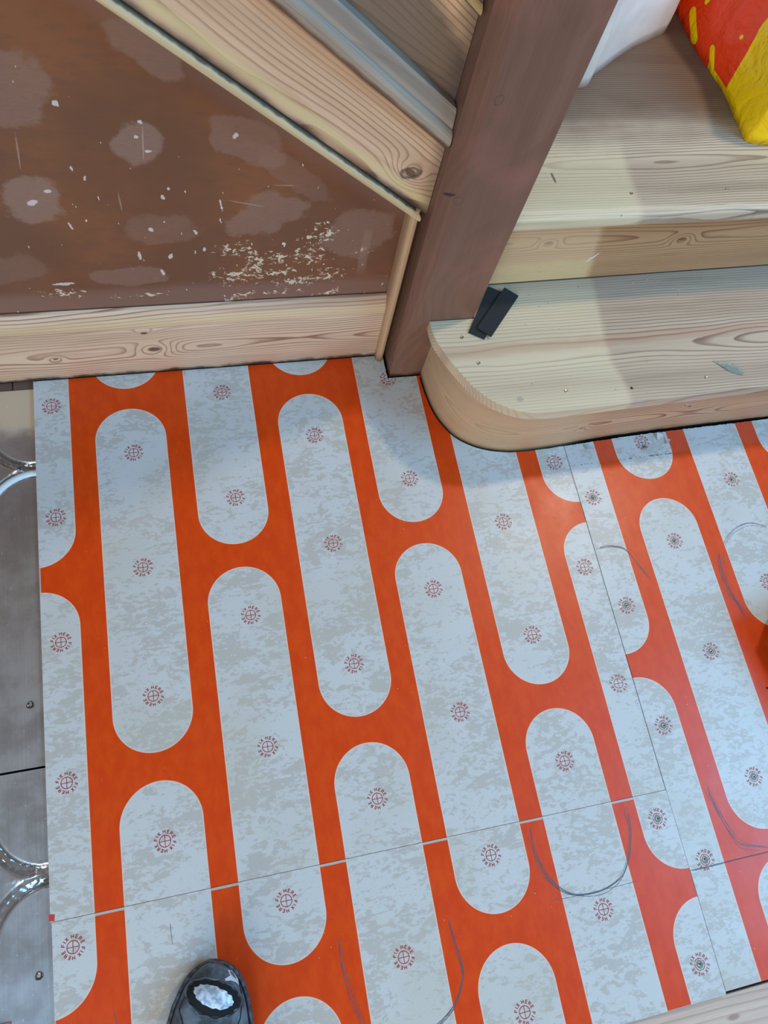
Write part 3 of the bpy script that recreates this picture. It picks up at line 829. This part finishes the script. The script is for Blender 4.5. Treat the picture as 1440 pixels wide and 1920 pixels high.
bm_obj('riser', bm, r2, stair)
def tread2_extra(g, c, a, b, cc):
    n = g.noise(a, b, 0.0, 16.0, 3.0)
    m = g.ss(a - .958 - (b - .155) * .07 + (n - .5) * .012, -.006, .012)
    c = g.mix((1.0 - m) * g.ss(b, .34, .25) * .45, c, lin(210, 198, 160))
    c = g.mix(g.ss(b + (n - .5) * .06, .27, .40) * .85, c, lin(88, 68, 56))  # shade around the sacks painted into the back of the tread
    c = g.mix(m * g.ss(b, .30, .26) * .25, c, lin(146, 124, 104))
    d = g.ell(a, b, .8345, .2300, .0026, .012, .1) + (g.noise(a, b, 0.0, 150.0, 3.0) - .5) * .9
    c = g.mix(g.ss(d, 1.1, .6) * .8, c, lin(70, 62, 60))
    sp = g.noise(a, b, 0.0, 170.0, 1.0)
    c = g.mix(g.ss(sp, .775, .79) * .7, c, lin(80, 66, 52))
    c = g.mix(g.ss(g.m('ABSOLUTE', b - .1645 + (n - .5) * .010), .006, .002) * .35, c, lin(226, 218, 196))
    return c
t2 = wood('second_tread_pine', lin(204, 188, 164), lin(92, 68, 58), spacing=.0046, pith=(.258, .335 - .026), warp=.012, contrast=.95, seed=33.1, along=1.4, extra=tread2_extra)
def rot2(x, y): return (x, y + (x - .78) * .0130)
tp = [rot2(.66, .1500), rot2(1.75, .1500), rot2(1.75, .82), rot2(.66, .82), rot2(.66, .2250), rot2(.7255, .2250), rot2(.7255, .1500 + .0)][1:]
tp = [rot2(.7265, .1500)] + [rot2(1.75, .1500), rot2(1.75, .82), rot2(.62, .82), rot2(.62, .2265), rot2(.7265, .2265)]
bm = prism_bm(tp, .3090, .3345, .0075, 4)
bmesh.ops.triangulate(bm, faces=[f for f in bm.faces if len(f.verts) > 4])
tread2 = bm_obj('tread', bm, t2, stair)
for x, y in ((.9556, .1957), (1.1258, .1984)):
    o = bpy.data.objects.new('screw', ME_HEAD); C.objects.link(o); o.parent = tread2; o.location = (x, y, .3345)
bm = box_bm(.62, 1.75, .80, .818, .3345, .52); bm_obj('riser', bm, r2, stair)
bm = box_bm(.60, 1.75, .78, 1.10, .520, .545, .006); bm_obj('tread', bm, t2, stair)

# ------------------------------------------------------------------ black packers by the post
blk = G('black_rubber', .75, .3); X, Y, Z = blk.obj()
blk.col(blk.mulc(blk.mix(blk.noise(X, Y, Z, 500.0, 2.0), lin(30, 34, 36), lin(44, 49, 52)), 1.0))
def packer(cx, cy, L, W, T, rot, z, tilt, label):
    t = bm_obj('rubber_packer', box_bm(-L / 2, L / 2, -W / 2, W / 2, 0, T, .0006), blk.mat)
    t.location = (cx, cy, z); t.rotation_euler = (tilt, 0, rot)
    tag(t, label, 'packer', 'black rubber packers on the bottom step')
packer(.7463, .1123, .103, .0285, .0035, math.radians(57.7), .1637, 0, 'black rubber packer half hidden under the other one, touching the newel post')
packer(.7648, .1096, .101, .0280, .0035, math.radians(48.4), .1674, 0, 'black rubber packer lying on top of the other beside the newel post')

# ------------------------------------------------------------------ clear plastic sliver on the step
gl = G('clear_plastic', .08, .5)
gl.b.inputs['Transmission Weight'].default_value = .75; gl.b.inputs['Base Color'].default_value = lin(205, 222, 214)
sh = [(1.1265, -.0135, .0012), (1.1400, -.0215, .0030), (1.1525, -.0225, .0035), (1.1660, -.0290, .0022), (1.1755, -.0440, .0010), (1.1725, -.0470, .0006), (1.1600, -.0420, .0012),
      (1.1470, -.0345, .0016), (1.1420, -.0285, .0030)]
vs = []
for dz in (0, .0012):
    for (x, y, z) in sh: vs.append((x, y, .1637 + z * .7 + dz))
n = len(sh)
o = mesh_obj('plastic_sliver', vs, [tuple(range(n)), tuple(range(n, 2 * n))[::-1]] + [(i, i + n, (i + 1) % n + n, (i + 1) % n) for i in range(n)], gl.mat)
tag(o, 'small clear plastic sliver lying on the bottom step', 'sliver')

# ------------------------------------------------------------------ sacks on the second step
def sack(name, outline, z0, H, inset, mat, wr, seed, label, pw=2.2, top=.55):
    """closed sack: outline at the base, rounded over to a soft top"""
    P = [Vector((v[0], v[1])) for v in catmull([(x, y, 0) for x, y in outline + [outline[0]]], 10)][:-1]
    cx = sum(p.x for p in P) / len(P); cy = sum(p.y for p in P) / len(P); cc = Vector((cx, cy))
    vs, fs = [], []
    L = 34; n = len(P)
    for k in range(L + 1):
        u = k / L
        for i, p in enumerate(P):
            if u < .62:
                a = u / .62; zz = H * (1 - (1 - a) ** pw) * .82 ; sft = inset * (a ** 1.6)
                q = p + (cc - p).normalized() * sft
            else:
                a = (u - .62) / .38
                q0 = p + (cc - p).normalized() * inset
                q = q0.lerp(cc, a); zz = H * (.82 + .18 * math.sin(a * PI / 2))
            nv = Vector((q.x * 16, q.y * 16, zz * 16 + seed))
            w1 = mnoise.noise(nv) * wr + mnoise.noise(nv * 2.7) * wr * .45
            fold = (1 - abs(mnoise.noise(Vector((q.x * 9, q.y * 9, zz * 30 + seed + 7))))) ** 6 * wr * .7
            amp = min(1, u * 6) * (1 if u < .95 else 0.3)
            d = (p - cc).normalized()
            vs.append((q.x + d.x * (w1 + fold) * amp * .8, q.y + d.y * (w1 + fold) * amp * .8, z0 + zz + (w1 + fold) * amp * (1 if u > .2 else .3)))
    for k in range(L):
        for i in range(n): fs.append((k * n + i, k * n + (i + 1) % n, (k + 1) * n + (i + 1) % n, (k + 1) * n + i))
    fs.append(tuple(range(n))[::-1]); fs.append(tuple(L * n + i for i in range(n)))
    o = mesh_obj(name, vs, fs, mat, smooth=True)
    return o

wgm = G('white_plastic_sack', .45, .5); X, Y, Z = wgm.obj()
wgm.b.inputs['Subsurface Weight'].default_value = .0
nn = wgm.noise(X, Y, Z, 7.0, 3.0)
wgm.col(wgm.mix(wgm.ss(nn, .35, .65), lin(214, 209, 202), lin(228, 224, 218)))
wgm.bump(wgm.noise(X, Y, Z, 40.0, 4.0, .6), .002, .4)
t = sack('white_sack', [(.780, .430), (.9300, .4180), (.9641, .4440), (1.0193, .4850), (1.0650, .5150), (1.1100, .5380), (1.1450, .5650), (1.1480, .64), (1.10, .72), (.95, .755), (.80, .74), (.74, .60)],
         .3350, .27, .050, wgm.mat, .0045, 3.0, '', pw=1.8)
tag(t, 'white plastic sack on the second step, behind the newel post', 'sack')

og = G('printed_sack', .30, .5); X, Y, Z = og.obj()
yel = lin(250, 205, 2); red = lin(236, 62, 14)
# the print, in the plane of the sack's sloping side (u across the slope = X + Z mix, v = Y)
nn = og.noise(X, Y, Z, 12.0, 3.0)
def capsule(ax, ay, bx, by, r):
    # distance to a segment on the sack's side, in (Y, Z)
    vx, vy = bx - ax, by - ay; L2 = vx * vx + vy * vy
    tt = og.m('MULTIPLY', (Y - ax) * vx + (Z - ay) * vy, 1 / L2, clamp=True)
    ex = Y - ax - tt * vx; ey = Z - ay - tt * vy
    return og.m('SQRT', ex * ex + ey * ey) - r
ym = og.ss(Y - (Z - .3345) * .22 + (nn - .5) * .010, .4045, .4030)
cps = og.mn(og.mn(capsule(.5640, .364, .525, .344, .0085), capsule(.4790, .362, .452, .336, .0055)), og.mn(capsule(.5486, .3940, .5470, .3990, .0050), capsule(.4451, .4079, .4451, .4085, .0028)))
hem = og.ss(Z, .3440, .3425) * og.ss(Y, .470, .465)
ym = og.mx(og.mx(ym, og.ss(cps + (nn - .5) * .004, .0006, -.0006)), hem)
oc = og.mix(ym, red, yel)
wrk = og.noise(X, Y, Z, 60.0, 5.0, .6, .6)
oc = og.mulc(oc, .92 + wrk * .16)
og.col(oc)
og.bump(wrk * .25 + og.noise(X, Y, Z, 16.0, 3.0, .55, 1.5), .010, .7)
t = sack('printed_sack', [(1.1780, .5745), (1.1800, .5300), (1.1870, .4800), (1.1985, .4150), (1.1985, .3500), (1.1980, .3080), (1.2080, .2930), (1.26, .288), (1.42, .290), (1.60, .30), (1.64, .45), (1.60, .74), (1.42, .78),
                          (1.23, .76), (1.180, .68)], .3350, .24, .075, og.mat, .0050, 9.0, '', pw=1.7)
tag(t, 'bright orange and yellow printed sack with drip pattern on the second step', 'sack')

# ------------------------------------------------------------------ black ribbed item at the right edge
bk = G('black_ribbed_plastic', .4, .5); X, Y, Z = bk.obj()
bk.col(lin(22, 24, 26)); 
bk.b.inputs['Base Color'].default_value = lin(24, 26, 28)
it = empty('black_tool_case', (1.26, -.52, 0), 'black ribbed plastic item at the right edge of the picture', 'tool case')
bm = prism_bm([(1.1745, -.4380), (1.1790, -.4340), (1.40, -.400), (1.42, -.60), (1.2200, -.640), (1.1950, -.560)], .0012, .115, .008, 3)
bm_obj('case_body', bm, bk.mat, it)
for k in range(9):
    bm = box_bm(-.0022, .0022, -.0015, .0015, .020, .064, .001)
    o = bm_obj('rib', bm, bk.mat); o.parent = it; o.location = (1.1780 + k * .0014 - 1.26 + .001, -.4395 - k * .011 + .52, 0); o.rotation_euler = (0, 0, 1.4)

# ------------------------------------------------------------------ red cloth corner
rd = plain('pink_red_cloth', lin(190, 66, 100), .8)
vs, fs = [], []
for j in range(9):
    for i in range(9):
        x, y = -.16 + .110 * i / 8, -.88 + .110 * j / 8
        r = math.hypot((i - 4) / 4, (j - 4) / 4)
        z = -.0060 + .02 * max(0, 1 - r * r) + .004 * mnoise.noise(Vector((x * 40, y * 40, 0)))
        vs.append((x, y, z))
for j in range(8):
    for i in range(8): a = j * 9 + i; fs.append((a, a + 1, a + 10, a + 9))
n0 = len(vs)
ringi = list(range(9)) + [9 * j + 8 for j in range(1, 9)] + [72 + i for i in range(7, -1, -1)] + [9 * j for j in range(7, 0, -1)]
for r in ringi: vs.append((vs[r][0], vs[r][1], -.0062))
for i in range(len(ringi)): fs.append((ringi[i], ringi[(i + 1) % len(ringi)], n0 + (i + 1) % len(ringi), n0 + i))
t = mesh_obj('red_cloth', vs, fs, rd, smooth=True); tag(t, 'sliver of red cloth in the bottom left corner', 'cloth')

# ------------------------------------------------------------------ shoe
#SHOE
shoe = empty('work_shoe', (.190, -.90, 0), 'worn black work shoe with steel toe showing through, at the bottom', 'shoe')
sg = G('worn_black_leather', .58, .4); X, Y, Z = sg.obj()
n1 = sg.noise(X, Y, Z, 45.0, 5.0, .6); n2 = sg.noise(X, Y, Z, 260.0, 3.0, .6)
sg.col(sg.mulc(sg.mix(sg.ss(n1, .35, .68), lin(56, 66, 74), lin(104, 120, 132)), .85 + n2 * .3))
sg.bump(n2 * .5 + n1, .0012, .5)
sole_m = G('black_rubber_sole', .6, .4); X, Y, Z = sole_m.obj()
n1 = sole_m.noise(X, Y, Z, 120.0, 4.0)
sole_m.col(sole_m.mix(sole_m.ss(n1, .4, .65), lin(52, 58, 64), lin(92, 104, 118)))
sole_m.bump(n1, .001, .5)
steel = G('scuffed_steel', .48, .5); X, Y, Z = steel.obj()
steel.b.inputs['Metallic'].default_value = .35
steel.col(steel.mix(steel.ss(steel.noise(X, Y, Z, 170.0, 4.0), .4, .6), lin(150, 170, 190), lin(205, 222, 236)))
dkl = plain('torn_lining', lin(16, 18, 22), .9)
SA = math.radians(6.5)   # shoe axis, toe towards the wall
TOE = Vector((.2005, -.7515))
def sh2w(u, v, z):
    """u across (right positive), v back from the toe"""
    return (TOE.x + u * math.cos(SA) - v * math.sin(SA), TOE.y - u * math.sin(SA) - v * math.cos(SA), z)
def half_w(v, side_):
    # plan outline: right side fuller at the toe, left side tapering
    R = [(0, 0.005), (.004, .017), (.012, .029), (.025, .038), (.045, .0455), (.07, .0500), (.10, .0520), (.14, .043), (.19, .035), (.24, .034), (.27, .028), (.285, .014), (.290, .003)]
    Lf = [(0, 0.004), (.004, .016), (.012, .027), (.025, .037), (.045, .0475), (.07, .0550), (.10, .0570), (.14, .052), (.19, .040), (.24, .036), (.27, .030), (.285, .016), (.290, .003)]
    T = R if side_ > 0 else Lf
    for i in range(len(T) - 1):
        if T[i][0] <= v <= T[i + 1][0]:
            f = (v - T[i][0]) / (T[i + 1][0] - T[i][0]); return T[i][1] * (1 - f) + T[i + 1][1] * f
    return T[-1][1]
def top_h(v):
    T = [(0, .030), (.006, .042), (.015, .049), (.03, .054), (.05, .056), (.07, .057), (.10, .066), (.14, .084), (.17, .098), (.20, .104), (.25, .108), (.29, .104)]
    for i in range(len(T) - 1):
        if T[i][0] <= v <= T[i + 1][0]:
            f = (v - T[i][0]) / (T[i + 1][0] - T[i][0]); return T[i][1] * (1 - f) + T[i + 1][1] * f
    return T[-1][1]
V_ = [0, .0015, .004, .008, .013, .02, .028, .037, .047, .058, .07, .083, .097, .112, .128, .145, .162, .18, .20, .22, .24, .26, .272, .280, .286, .290]
# sole
vs, fs = [], []
n = 12
for v in V_:
    l, r = -half_w(v, -1), half_w(v, 1)
    for (u, z) in ((l, .001), (l - .002, .006), (l - .002, .020), (l, .024), (l * .5, .025), (0, .025), (r * .5, .025), (r, .024), (r + .002, .020), (r + .002, .006), (r, .001), (0, .0005)):
        vs.append(sh2w(u, v, z + (.004 * max(0, 1 - v / .03) if z < .01 else 0)))
for i in range(len(V_) - 1):
    for k in range(n): fs.append((i * n + k, i * n + (k + 1) % n, (i + 1) * n + (k + 1) % n, (i + 1) * n + k))
fs.append(tuple(range(n))[::-1]); fs.append(tuple((len(V_) - 1) * n + k for k in range(n)))
mesh_obj('sole', vs, fs, sole_m.mat, shoe, smooth=True)
# upper
def upper_pt(v, th, lift=0.0):
    """th 0 (right) .. pi (left) over the top"""
    ins = .0035
    l, r = half_w(v, -1) - ins, half_w(v, 1) - ins
    u = math.cos(th); w_ = r if u > 0 else l
    w_ = max(w_, .001)
    p = 2.6
    cu = math.copysign(abs(u) ** (2 / p), u); su = abs(math.sin(th)) ** (2 / p)
    h = top_h(v + .002) - .022
    return sh2w(cu * (w_ + lift), v, .022 + su * (h + lift))
vs, fs = [], []
NT = 40
VU = [.0006, .0015, .003, .005, .008, .011, .015, .020, .026, .033, .040, .048, .057, .066, .076, .087, .099, .112, .126, .140, .152]
for v in VU:
    for k in range(NT + 1): vs.append(upper_pt(v, PI * k / NT))
for i in range(len(VU) - 1):
    for k in range(NT): fs.append((i * (NT + 1) + k, i * (NT + 1) + k + 1, (i + 1) * (NT + 1) + k + 1, (i + 1) * (NT + 1) + k))
m0 = len(vs)
# collar: walls around the opening
VC = [.152, .165, .18, .20, .22, .24, .26, .272, .280, .287]
for v in VC:
    for k in range(NT + 1):
        th = PI * k / NT; p = list(upper_pt(v, th))
        vs.append(p)
for i in range(len(VC) - 1):
    for k in list(range(0, 14)) + list(range(NT - 14, NT)):
        fs.append((m0 + i * (NT + 1) + k, m0 + i * (NT + 1) + k + 1, m0 + (i + 1) * (NT + 1) + k + 1, m0 + (i + 1) * (NT + 1) + k))
k0 = m0 + (len(VC) - 1) * (NT + 1)
fs.append(tuple(k0 + k for k in list(range(0, 15)) + list(range(NT - 14, NT + 1))))
up = mesh_obj('upper', vs, fs, sg.mat, shoe, smooth=True)
sol = up.modifiers.new('thick', 'SOLIDIFY'); sol.thickness = .0022; sol.offset = -1
# torn oval hole and exposed steel cap
def cap_patch(name, cu, cv, ru, rv, rot, lift, mat, jagged=0.0, seed=0, nseg=36, dome=.001):
    vs, fs = [], []
    rings = 6
    def to_th(u, v):
        w_ = (half_w(v, 1) if u > 0 else half_w(v, -1)) - .0035
        x = max(-1, min(1, u / w_)); p = 2.6
        c_ = math.copysign(abs(x) ** (p / 2), x); return math.acos(max(-1, min(1, c_)))
    for r in range(rings + 1):
        f = r / rings
        for i in range(nseg):
            a = 2 * PI * i / nseg
            j = 1 + jagged * mnoise.noise(Vector((math.cos(a) * 4, math.sin(a) * 4, seed))) * f + jagged * .6 * math.sin(i * 2.4) * f
            x, y = ru * f * j * math.cos(a), rv * f * j * math.sin(a)
            u = cu + x * math.cos(rot) - y * math.sin(rot); v = cv + x * math.sin(rot) + y * math.cos(rot)
            vs.append(upper_pt(max(v, .002), to_th(u, max(v, .002)), lift + dome * (1 - f * f)))
    for r in range(rings):
        for i in range(nseg): fs.append((r * nseg + i, r * nseg + (i + 1) % nseg, (r + 1) * nseg + (i + 1) % nseg, (r + 1) * nseg + i))
    return mesh_obj(name, vs, fs, mat, shoe, smooth=True)
cap_patch('torn_edge', .0035, .0360, .0330, .0180, .35, .0008, dkl, .06, 2)
cap_patch('steel_toe', .0035, .0345, .0250, .0110, .42, .0016, steel.mat, .07, 5, dome=.0018)
# piping round the hole and along the toe seams
def rope(name, pts, r, mat):
    vs, fs = [], []
    m = 6
    for i, p in enumerate(pts):
        a = Vector(pts[max(i - 1, 0)]); b = Vector(pts[min(i + 1, len(pts) - 1)]); t = (b - a).normalized()
        n_ = t.cross(Vector((0, 0, 1))).normalized(); b_ = t.cross(n_)
        for k in range(m):
            c_, s_ = math.cos(2 * PI * k / m), math.sin(2 * PI * k / m)
            vs.append(Vector(p) + n_ * r * c_ + b_ * r * s_)
    for i in range(len(pts) - 1):
        for k in range(m): fs.append((i * m + k, i * m + (k + 1) % m, (i + 1) * m + (k + 1) % m, (i + 1) * m + k))
    return mesh_obj(name, vs, fs, mat, shoe, smooth=True)
def up_uv(u, v, lift):
    w_ = (half_w(v, 1) if u > 0 else half_w(v, -1)) - .0035; x = max(-1, min(1, u / w_))
    c_ = math.copysign(abs(x) ** 1.3, x); return upper_pt(v, math.acos(max(-1, min(1, c_))), lift)
edge = []
for i in range(41):
    a = 2 * PI * i / 40; x, y = .0350 * math.cos(a), .0200 * math.sin(a) * (1 + .06 * math.sin(i * 1.7))
    edge.append(up_uv(.0035 + x * math.cos(.35) - y * math.sin(.35), .0362 + x * math.sin(.35) + y * math.cos(.35), .0006))
rope('torn_rim', edge, .0013, sg.mat)
seam_m = plain('dark_seam', lin(14, 16, 20), .8)
rope('seam', [up_uv(u, v, .0003) for u, v in ((.034, .026), (.037, .036), (.0375, .050), (.036, .062), (.031, .072), (.034, .085), (.036, .105))], .0007, seam_m)
rope('seam', [up_uv(u, v, .0003) for u, v in ((-.020, .020), (-.031, .032), (-.038, .045), (-.034, .056), (-.031, .066), (-.036, .080), (-.040, .1))], .0007, seam_m)
# rand between sole and upper
for sd in (1, -1):
    rope('welt', [sh2w(sd * (half_w(v, sd) - .001), v, .0255) for v in V_[2:-4]], .0022, sole_m.mat)
# mesh vamp: short raised threads
vs, fs = [], []
for i in range(26):
    for j in range(6):
        u = -.026 + i * .0021 + random.uniform(-.0004, .0004); v = .078 + j * .007 + random.uniform(-.001, .001)
        a = Vector(up_uv(u, v, .0008)); b = Vector(up_uv(u + .0016, v + .006, .0008)); n_ = Vector((1, 0, .3)) * .00045
        k = len(vs); vs += [a - n_, a + n_, b + n_, b - n_]; fs.append((k, k + 1, k + 2, k + 3))
o = mesh_obj('mesh_threads', vs, fs, plain('mesh_thread', lin(120, 134, 146), .7), shoe); o['kind'] = 'stuff'
# flake of white paint on the toe
fl = [(.020, .010), (.027, .0135), (.033, .020), (.0335, .028), (.030, .024), (.024, .0205), (.018, .020), (.0165, .0175), (.023, .0155)]
vs = [up_uv(u, v, .0012) for u, v in fl] + [up_uv(u, v, .0004) for u, v in fl]
n = len(fl)
o = mesh_obj('paint_flake', vs, [tuple(range(n))] + [(i, (i + 1) % n, (i + 1) % n + n, i + n) for i in range(n)], plain('white_paint', lin(205, 215, 225), .6), shoe)
tag(o, 'white paint flake')
# laces and sock lining further back
for k in range(4):
    v = .118 + k * .012
    rope('lace', [up_uv(u, v + .004 * math.sin(u * 80 + k), .003) for u in [-.022 + .044 * i / 10 for i in range(11)]], .0022, seam_m)

# ------------------------------------------------------------------ a little debris on the step and boards
deb = plain('pale_chip', lin(214, 200, 172), .8)
vs, fs = [], []
for (x, y, z) in [(1.030, .155, .1637), (1.115, .135, .1637), (1.15, .10, .1637), (1.06, .16, .1637), (1.005, -.005, .1637), (1.12, -.755, .0), (.98, -.80, .0), (.655, -.765, 0), (.70, -.80, 0), (.96, -.115, 0), (.33, -.02, 0), (.46, -.57, 0)]:
    k = len(vs); r = .0016
    a = random.uniform(0, 6)
    for t_ in range(3): vs.append((x + r * math.cos(a + t_ * 2.1), y + r * .7 * math.sin(a + t_ * 2.1), z + .0003))
    vs.append((x, y, z + .0016)); fs += [(k, k + 1, k + 3), (k + 1, k + 2, k + 3), (k + 2, k, k + 3), (k, k + 2, k + 1)]
o = mesh_obj('wood_chips', vs, fs, deb); tag(o, 'tiny pale wood chips scattered on the step and boards', 'debris', kind='stuff')
